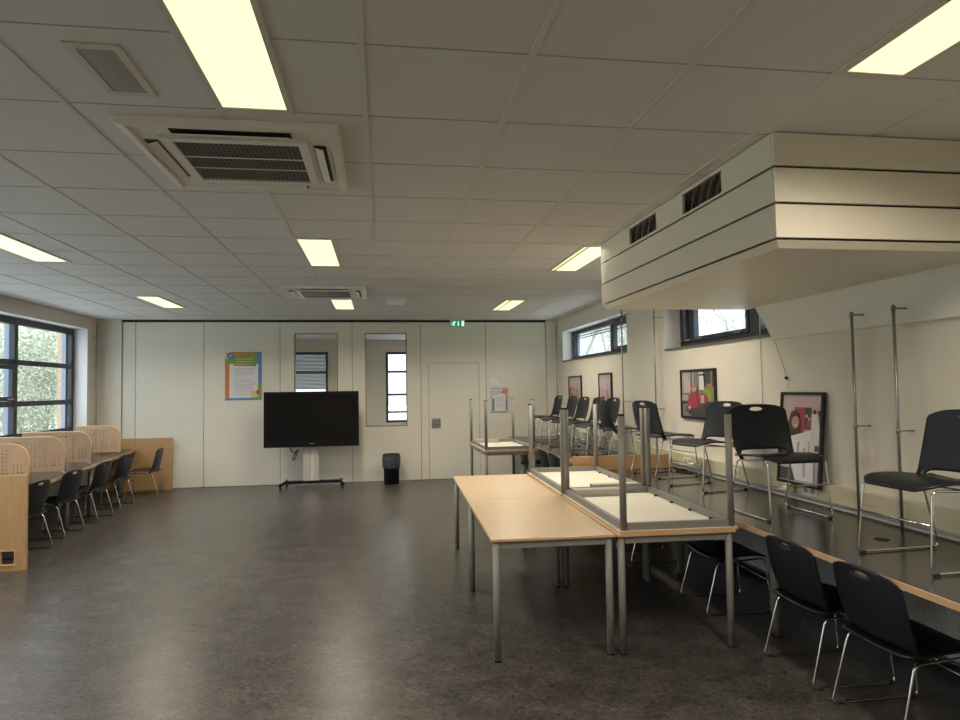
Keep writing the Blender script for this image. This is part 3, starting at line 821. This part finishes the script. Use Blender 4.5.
MB().lathe([(.139, .405), (.1395, .482), (.128, .486), (.127, .40)], 'rubber', 40).build('lid_ring', t)

# ------------------------------------------------------------------ things on the back wall
def plates(root, name, specs, y, dy=.0004):
    """flat printed shapes: (poly, material), each a hair in front of the last; local x,z in metres"""
    mb = MB()
    for k, (poly, m) in enumerate(specs):
        yy = y-dy*(k+1); mb.faces([(p[0], yy, p[1]) for p in poly], [tuple(range(len(poly)))], m)
    return mb.build(name, root)
def R(x0, x1, z0, z1): return [(x0, z0), (x1, z0), (x1, z1), (x0, z1)]
def Cc(cx, cz, rx, rz, n=18): return [(cx+rx*math.cos(2*PI*k/n), cz+rz*math.sin(2*PI*k/n)) for k in range(n)]
t = thing('poster', 'colourful bordered poster with a white text sheet, beside the screen', 'poster', (-2.235, D, 1.80))
MB().box(-.292, .292, -.006, -.001, -.397, .397, 'paper').build('sheet', t)
sp = [(R(-.29, .29, -.395, .395), 'blue'), (R(-.29, -.22, -.36, .395), 'orange'), (R(-.29, .17, .30, .395), 'orange'), (R(-.29, -.20, .26, .395), 'yellow'),
      (R(.22, .29, -.395, -.13), 'pgreen'), ([(-.24, .21), (.20, .16), (.21, .37), (-.16, .34)], 'pgreen'), ([(-.29, .20), (-.13, .19), (-.13, .28), (-.29, .28)], 'pgreen'),
      ([(-.22, -.36), (.225, -.355), (.235, .20), (-.22, .20)], 'paper'), ([(-.15, .17), (.205, .155), (.205, .28), (-.15, .29)], 'pgreen'), (Cc(-.205, .33, .055, .055), 'blue'), ([(-.225, .315), (-.215, .305), (-.18, .345), (-.19, .352)], 'paper'),
      (Cc(.18, -.30, .065, .06), 'yellow'), (Cc(.225, -.27, .02, .045), 'red')]
for k in range(3): sp.append((R(-.12, .16-.02*k, .272-.042*k, .282-.042*k), 'yellow'))
for k, l in enumerate((.34, .33, .32, .17, .15, .28, .35, .33, .31, .30, .33, .26)): sp.append((R(-.155, -.155+l, .115-.038*k, .123-.038*k), 'grey'))
plates(t, 'print', sp, -.0062)
t = thing('framed_notice', 'small framed notice with orange corner and blue side, right of the door', 'notice', (2.03, D, 1.343))
f = MB(); a, b = .152, .212
for q in ((-a, -a+.016, -b, b), (a-.016, a, -b, b), (-a+.016, a-.016, -b, -b+.016), (-a+.016, a-.016, b-.016, b)): f.box(q[0], q[1], -.016, -.001, q[2], q[3], 'silver', bev=.002)
f.build('frame', t)
MB().box(-a+.016, a-.016, -.006, -.002, -b+.016, b-.016, 'paper').build('backing', t)
sp = [(R(-.13, .13, -.19, .19), 'paper'), (R(-.13, .13, .175, .19), 'lilac'), ([(.05, .10), (.13, .09), (.13, .175), (.05, .175)], 'orange'), (R(-.13, -.095, -.19, .02), 'blue'), (R(.10, .13, -.19, 0), 'blue'), (R(.105, .13, 0, .09), 'orange'),
      ([(-.12, .09), (.05, .115), (.05, .125), (-.12, .10)], 'pbrown'), (R(-.11, .04, .13, .15), 'lilac'), (R(-.095, .095, -.17, .06), 'paper')]
for k, l in enumerate((.15, .13, .16, .12, .15, .14, .16)): sp.append((R(-.07, -.07+l, .035-.028*k, .043-.028*k), 'lilac' if k % 3 else 'ppink'))
plates(t, 'print', sp, -.0062)
t = thing('light_switch', 'white double switch plate above the framed notice', 'switch', (1.935, D, 1.652))
MB().box(-.07, .07, -.009, -.001, -.055, .055, 'reveal', bev=.003).build('plate', t)
for s in (-.034, .034): MB().box(s-.028, s+.028, -.013, -.0092, -.04, .04, 'whitew', bev=.003).build('rocker', t)
t = thing('exit_sign', 'green lit emergency exit sign at the top of the partition', 'exit sign', (1.306, D-.02, 2.659))
MB().box(-.128, .128, -.03, .01, -.062, .060, 'white', bev=.004).build('housing', t)
sp = [(R(-.122, .122, -.056, .054), 'green'),
      (R(.07, .112, -.045, .045), 'signw'),                                   # doorway
      (Cc(-.052, .034, .012, .011), 'signw'),                                 # running figure
      ([(-.075, .026), (-.045, .022), (-.058, -.012), (-.082, -.006)], 'signw'), ([(-.075, .026), (-.105, .006), (-.100, -.002), (-.07, .014)], 'signw'), ([(-.047, .020), (-.022, .026), (-.022, .018), (-.050, .010)], 'signw'),
      ([(-.080, -.006), (-.060, -.012), (-.040, -.044), (-.050, -.048)], 'signw'), ([(-.082, -.006), (-.070, -.014), (-.090, -.030), (-.115, -.028), (-.115, -.020), (-.095, -.020)], 'signw'),
      (R(.004, .02, -.012, .04), 'signw'), ([(-.010, -.010), (.034, -.010), (.012, -.044)], 'signw')]  # arrow
plates(t, 'pictogram', sp, -.0302)

# ------------------------------------------------------------------ pictures on the right wall
def wall_picture(y0, y1, z0, z1, label, specs, group=None, x=XR, fr=.022, tilt=0):
    """picture hung on the right wall, local +x' runs toward the viewer (decreasing y)"""
    w, h = (y1-y0)/2, (z1-z0)/2
    t = thing('framed_picture', label, 'picture', (x, (y0+y1)/2, (z0+z1)/2), -PI/2, group); t.rotation_euler[0] = -tilt
    f = MB()
    for q in ((-w, -w+fr, -h, h), (w-fr, w, -h, h), (-w+fr, w-fr, -h, -h+fr), (-w+fr, w-fr, h-fr, h)): f.box(q[0], q[1], -.026, -.001, q[2], q[3], 'frameblk', bev=.002)
    f.build('frame', t)
    MB().box(-w+fr, w-fr, -.012, -.002, -h+fr, h-fr, 'pmid').build('backing', t)
    sx, sz = w-fr, h-fr
    def clip(p): return [(max(-sx, min(sx, a*sx)), max(-sz, min(sz, b*sz))) for a, b in p]
    plates(t, 'print', [(clip(p), m) for p, m in specs], -.0122)
    return t
child = [(R(-1, 1, -1, 1), 'pmid'), (R(-1, -.25, .05, 1), 'grey'), (R(-.85, -.45, .1, .6), 'ppink'), (R(.3, 1, .3, 1), 'pdark'), (R(.3, 1, -.3, .3), 'pgreen'), (Cc(.7, .3, .2, .16), 'pbrown'), (Cc(-.78, .72, .2, .12), 'ppink'), (R(-.42, -.34, 0, 1), 'pdark'), (R(.80, .88, -.6, 1), 'pbrown'), (R(-1, 1, -.45, -.3), 'pdark'), (R(-1, -.6, -.3, -.05), 'grey'),
         ([(-.45, -1), (-.4, -.45), (.5, -.45), (.6, -1)], 'pdark'), ([(-.50, -.62), (-.52, -.08), (-.30, .10), (-.02, .10), (.22, -.02), (.30, -.62)], 'red'), ([(-.48, -.25), (-.62, -.3), (-.66, -.7), (-.35, -.6)], 'red'), (Cc(-.58, -.66, .17, .17), 'pdark'), (Cc(-.56, -.64, .12, .12), 'red'), (Cc(-.50, -.60, .06, .07), 'pcloth'), (Cc(-.5, -.82, .07, .08), 'pdark'), (Cc(.36, -.18, .25, .25), 'pbrown'), (Cc(.36, -.16, .21, .21), 'red'), ([(-.02, .08), (.14, -.62), (.10, -.62), (-.08, .08)], 'pdark'),
         ([(.14, .18), (.44, .18), (.40, .95), (.14, .95)], 'pcloth'), (R(.14, .41, .80, .88), 'pdark'), ([(.22, -.05), (.42, -.05), (.4, -.35), (.28, -.4)], 'ppink'), (R(.20, .5, -.6, -.40), 'pdark'), ([(-.2, -.1), (.0, -.1), (.08, -.55), (-.12, -.6)], 'red'), (Cc(-.17, .26, .17, .16), 'skin'), ([(-.32, .27), (-.28, .38), (-.06, .38), (-.02, .27), (-.1, .31), (-.25, .31)], 'pbrown'), (Cc(-.22, .26, .02, .012), 'pdark'), (Cc(-.12, .26, .02, .012), 'pdark'), (R(-.22, -.12, .165, .18), 'paper')]
wall_picture(5.755, 6.475, 1.210, 1.702, 'framed poster of a child in a red jacket hung below the window', child)
girl = [(R(-1, 1, -1, 1), 'ppink'), (R(-1, -.62, .05, .45), 'grey'), (R(-1, -.5, -.5, .05), 'pdark'), (R(-.35, .18, .12, .72), 'red'), (R(.18, .52, .22, .72), 'pdark'), (Cc(.28, .52, .07, .04), 'skin'), (Cc(.42, .46, .07, .04), 'skin'), (R(.3, .5, .26, .42), 'red'),
        (R(-1, 1, -1, -.62), 'grey'), (R(-1, -.2, -.98, -.70), 'pdark'), ([(-.66, .35), (-.52, .60), (-.30, .66), (-.08, .56), (.02, .30), (.0, .12), (-.45, -.05), (-.50, -.30), (-.62, -.25), (-.68, .1)], 'hair'), (Cc(-.27, .37, .19, .145, 22), 'skin'), ([(-.42, .48), (-.28, .53), (-.12, .46), (-.2, .50), (-.32, .51)], 'hair'),
        (Cc(-.34, .40, .03, .012), 'pdark'), (Cc(-.18, .41, .03, .012), 'pdark'), (Cc(-.25, .30, .07, .014), 'paper'), ([(-.28, .36), (-.24, .36), (-.245, .335), (-.275, .335)], 'pbrown'),
        ([(.55, .58), (.85, .60), (1, .2), (1, -.35), (.72, -.4), (.55, .1)], 'pcloth'), (Cc(.70, .62, .09, .05), 'hair'), (Cc(.94, .60, .08, .06), 'pdark'), ([(-.58, .02), (.55, .20), (.74, -.45), (.78, -.95), (-.15, -.95), (-.5, -.45)], 'paper'), ([(.2, -.2), (.34, -.18), (.38, -.85), (.24, -.85)], 'ppink'), ([(-.1, -.1), (.03, -.07), (-.04, -.45), (-.12, -.45)], 'grey'), ([(.45, -.05), (.53, -.03), (.6, -.5), (.5, -.5)], 'ppink'), (R(.78, .95, -.25, -.12), 'pdark')]
wall_picture(4.215, 4.715, .800, 1.482, 'tall framed poster of a smiling girl leaning at the trunking', girl, x=XR-.041, tilt=.088)
mk = lambda a, b, c: [(R(-1, 1, -1, 1), 'ppink'), (R(-1, 0, -1, .2), a), (R(.1, .7, -.6, .6), b), (Cc(-.3, -.1, .3, .2), 'skin'), (R(-.6, -.1, -1, -.3), c), (R(.2, .45, -1, .1), 'pbrown'), (Cc(.4, -.35, .25, .12), 'orange'), (R(-.9, .9, .75, .95), 'grey')]
wall_picture(9.93, 10.62, 1.26, 1.72, 'small framed picture in the back corner, farther of the pair under the window', mk('pbrown', 'grey', 'pmid'))
wall_picture(8.56, 9.09, 1.22, 1.73, 'small framed picture, nearer of the pair under the far window', mk('grey', 'lilac', 'pdark'))

# ------------------------------------------------------------------ wall pipes and cords
def pipe(x, y, z0, z1, br, label, side=1, r=.009):
    t = thing('wall_pipe', label, 'pipe', (x, y, z0), 0, 'thin pipes on brackets along the walls')
    MB().tube([(0, 0, 0), (0, 0, z1-z0)], r, 'galv', 12).build('tube', t)
    for z in br:
        wx = (XR-.001-x) if side > 0 else (XL+.001-x)
        b = MB().tube([(side*r, 0, z-z0), (wx, 0, z-z0)], .005, 'galv', 8)
        b.lathe([(r+.0005, z-z0-.012), (r+.004, z-z0-.012), (r+.004, z-z0+.012), (r+.0005, z-z0+.012)], 'galv', 16)
        b.build('bracket', t)
px = XR-.105
pipe(px, 3.82, CZ+.0005, 2.0, (1.27, 1.98), 'vertical grey pipe on the right wall beside the tall framed poster')
pipe(px, 3.47, CZ+.0005, 2.0, (1.26, 1.98), 'vertical grey pipe standing behind the chair at the right edge')
pipe(px, 6.91, CZ+.0005, 2.60, (2.30, 1.29), 'thin vertical pipe on the wall between the two right windows')
pipe(px, 7.90, CZ+.0005, 2.60, (2.45, 1.35), 'thin vertical pipe crossing the end of the far right window')
pipe(px, 11.03, CZ+.0005, 2.62, (2.36, 1.4), 'thin vertical pipe in the back corner by the far right window')
pipe(XL+.06, 11.12, .0005, 2.66, (2.43, 1.98), 'thin vertical pipe in the corner beside the left window', side=-1)
o = MB().tube([(XR-.006, 5.02, 2.16), (XR-.006, 5.01, 1.2), (XR-.008, 5.02, .86)], .0025, 'grey', 6).build('hanging_cord')
tag(o, 'thin pale cord hanging down the wall below the near right window', 'cord')
o = MB().tube([(XR-.03, 4.93, 2.05), (XR-.008, 4.80, 1.86), (XR-.006, 4.675, 1.60)], .0018, 'grey', 6)
o.lathe([(.001, 1.578), (.012, 1.584), (.012, 1.598), (.001, 1.604)], 'pdark', 12, XR-.014, 4.672); o.tube([(XR-.008, 4.672, 1.58), (XR-.012, 4.66, 1.51)], .0015, 'grey', 6)
o = o.build('picture_cord'); tag(o, 'slanting thin cord with a dark knot above the tall framed poster', 'cord')
o = MB().tube(bend([(XR-.17, 5.95, CZ+.008), (XR-.22, 6.2, CZ+.008), (XR-.15, 6.33, CZ+.008), (XR-.10, 6.2, CZ+.008), (XR-.16, 6.1, CZ+.02), (XR-.24, 6.28, CZ+.022), (XR-.30, 6.3, CZ+.012)], .05, 5), .007, 'rubber', 8).build('cable_heap')
tag(o, 'dark cable heap on the counter at the end of the wooden board', 'cable')

# ------------------------------------------------------------------ outside
def tree(x, y, h, label, seed, leaves, spread=1.0):
    rnd = random.Random(seed); t = thing('tree', label, 'tree', (x, y, -.15), 0, 'trees outside the windows')
    wood, lf = MB(), MB(); tips = []; li = lf.mi('leaf')
    def grow(p, d, ln, r, lev):
        n = 3; pts = [p]; q = p.copy(); dd = d.copy()
        for k in range(n):
            dd = (dd+Vector((rnd.uniform(-.18, .18), rnd.uniform(-.18, .18), rnd.uniform(-.02, .12)))).normalized(); q = q+dd*ln/n; pts.append(q.copy())
        wood.tube(pts, r, 'bark', 6 if lev < 2 else 3, caps=False, r1=r*.6)
        if lev >= 2: tips.extend(pts[1:])
        if lev < 4:
            for k in range(4 if lev < 3 else 3):
                s = pts[rnd.randint(1, n)]; a = Vector((rnd.uniform(-1, 1), rnd.uniform(-1, 1), rnd.uniform(-.1, .9))).normalized()
                grow(s, (dd*.55+a*.75*spread).normalized(), ln*rnd.uniform(.5, .72), r*.48, lev+1)
    grow(Vector((0, 0, 0)), Vector((0, 0, 1)), h*.36, h*.011, 0)
    for k in range(leaves):
        p = rnd.choice(tips)+Vector((rnd.gauss(0, .2), rnd.gauss(0, .2), rnd.gauss(0, .2))); s = rnd.uniform(.02, .042)
        a = Vector((rnd.uniform(-1, 1), rnd.uniform(-1, 1), rnd.uniform(-1, 1))).normalized(); b = a.orthogonal().normalized()
        vs = [lf.bm.verts.new(p+v) for v in (-a*s, b*s*.6, a*s, -b*s*.6)]
        f = lf.bm.faces.new(vs); f.material_index = li
    wood.build('trunk', t)
    if leaves: lf.build('foliage', t)
    else: lf.bm.free()
def bush(x, y, h, seed, leaves):
    rnd = random.Random(seed); t = thing('bush', 'low leafy bush seen through the left window', 'bush', (x, y, -.15), 0, 'bushes outside the left window')
    wood, lf = MB(), MB(); li = lf.mi('leaf'); tips = []
    for k in range(16):
        d = Vector((rnd.uniform(-1, 1), rnd.uniform(-1, 1), 1.3)).normalized(); p = Vector((0, 0, 0)); pts = [p]
        for q in range(5):
            d = (d+Vector((rnd.uniform(-.3, .3), rnd.uniform(-.3, .3), rnd.uniform(-.25, .1)))).normalized(); p = p+d*h*.27; pts.append(p)
        wood.tube(pts, .03, 'bark', 5, caps=False, r1=.006); tips += pts[1:]
    for k in range(leaves):
        p = rnd.choice(tips)+Vector((rnd.gauss(0, .25), rnd.gauss(0, .25), rnd.gauss(0, .22))); s = rnd.uniform(.02, .045); p.z = max(p.z, .05)
        a = Vector((rnd.uniform(-1, 1), rnd.uniform(-1, 1), rnd.uniform(-1, 1))).normalized(); b = a.orthogonal().normalized()
        f = lf.bm.faces.new([lf.bm.verts.new(p+v) for v in (-a*s, b*s*.6, a*s, -b*s*.6)]); f.material_index = li
    wood.build('stems', t); lf.build('foliage', t)
k = 0
for (x, y, h, lv) in ((-8.9, 19.0, 6.5, 16000), (-10.6, 21.5, 7.5, 16000), (-9.3, 22.5, 7, 16000), (-12.2, 24.5, 8, 16000), (-7.2, 16.3, 5, 12000), (-11.2, 27.5, 9, 16000), (-14.5, 28.5, 9, 16000), (-13.5, 33, 10, 16000)  ):
    tree(x, y, h, 'leafy tree seen through the left window', 20+k, lv); k += 1
for (x, y, h, lv) in ((-8.2, 17.3, 2.0, 9000), (-10.4, 18.9, 2.0, 9000), (-12.6, 21.3, 2.2, 9000), (-9.6, 25.6, 2.6, 9000), (-14.8, 25.0, 2.4, 9000)):
    bush(x, y, h, 80+k, lv); k += 1
for (x, y, h, lv) in ((7.4, 22.5, 8, 6000), (10.5, 29, 9, 6000), (6.4, 18.0, 6, 4000), (10.8, 18.5, 9, 0), (12.6, 21.5, 10, 0), (15.5, 25.0, 10, 0)):
    tree(x, y, h, 'bare-twigged tree seen through the windows on the right', 60+k, lv); k += 1
g = MB().box(-60, XL-W-.01, -30, 70, -.3, -.15, 'grass').box(XR+W+.01, 60, -30, 70, -.3, -.15, 'grass').box(XL-W-.01, XR+W+.01, AY+.6, 70, -.3, -.15, 'bounce_paving')
g.box(XL-W-4.5, XL-W-.02, -20, AY+8, -.149, -.10, 'bounce_paving').box(XR+W+.02, XR+W+4.5, -20, AY+8, -.149, -.10, 'bounce_paving')  # pale unseen strips added by the walls to bounce daylight onto the ceiling
struct(g, 'ground')
struct(MB().box(-4.93, -4.80, 11.02, 11.30, -.15, 3.6, 'brick'), 'wall_outer_pier')

# ------------------------------------------------------------------ light
SKY = (1.25, 6.0)      # overcast sky: horizon, overhead
w = bpy.data.worlds.new('sky'); S.world = w; w.use_nodes = True
nt = w.node_tree; bg = nt.nodes['Background']; bg.inputs['Color'].default_value = (.78, .87, 1.0, 1)
tc = nt.nodes.new('ShaderNodeTexCoord'); sx = nt.nodes.new('ShaderNodeSeparateXYZ'); mr = nt.nodes.new('ShaderNodeMapRange')
mr.inputs['From Min'].default_value = .05; mr.inputs['From Max'].default_value = .8; mr.inputs['To Min'].default_value = SKY[0]; mr.inputs['To Max'].default_value = SKY[1]
nt.links.new(tc.outputs['Generated'], sx.inputs[0]); nt.links.new(sx.outputs['Z'], mr.inputs['Value']); nt.links.new(mr.outputs[0], bg.inputs['Strength'])
# ------------------------------------------------------------------ camera
yaw, pitch, roll, F = .1488, .0426, -.0143, 660.5
fw = Vector((math.sin(yaw)*math.cos(pitch), math.cos(yaw)*math.cos(pitch), math.sin(pitch)))
r0 = Vector((math.cos(yaw), -math.sin(yaw), 0)); u0 = r0.cross(fw)
rt = r0*math.cos(roll)+u0*math.sin(roll); up = -r0*math.sin(roll)+u0*math.cos(roll)
cam = bpy.data.cameras.new('camera'); co = bpy.data.objects.new('camera', cam); COL.objects.link(co)
cam.sensor_fit = 'HORIZONTAL'; cam.sensor_width = 36; cam.lens = F/960*36; cam.clip_start = .05; cam.clip_end = 300
mw = Matrix((rt, up, -fw)).transposed().to_4x4(); mw.translation = (0, 0, EYE); co.matrix_world = mw
S.camera = co
vs = S.view_settings; vs.view_transform = 'Standard'; vs.look = 'None'; vs.gamma = 1; vs.use_curve_mapping = False; vs.exposure = .70
S.cycles.max_bounces = 8; S.cycles.diffuse_bounces = 5; S.cycles.transparent_max_bounces = 24
S.cycles.caustics_reflective = False; S.cycles.caustics_refractive = False; S.cycles.sample_clamp_indirect = 4
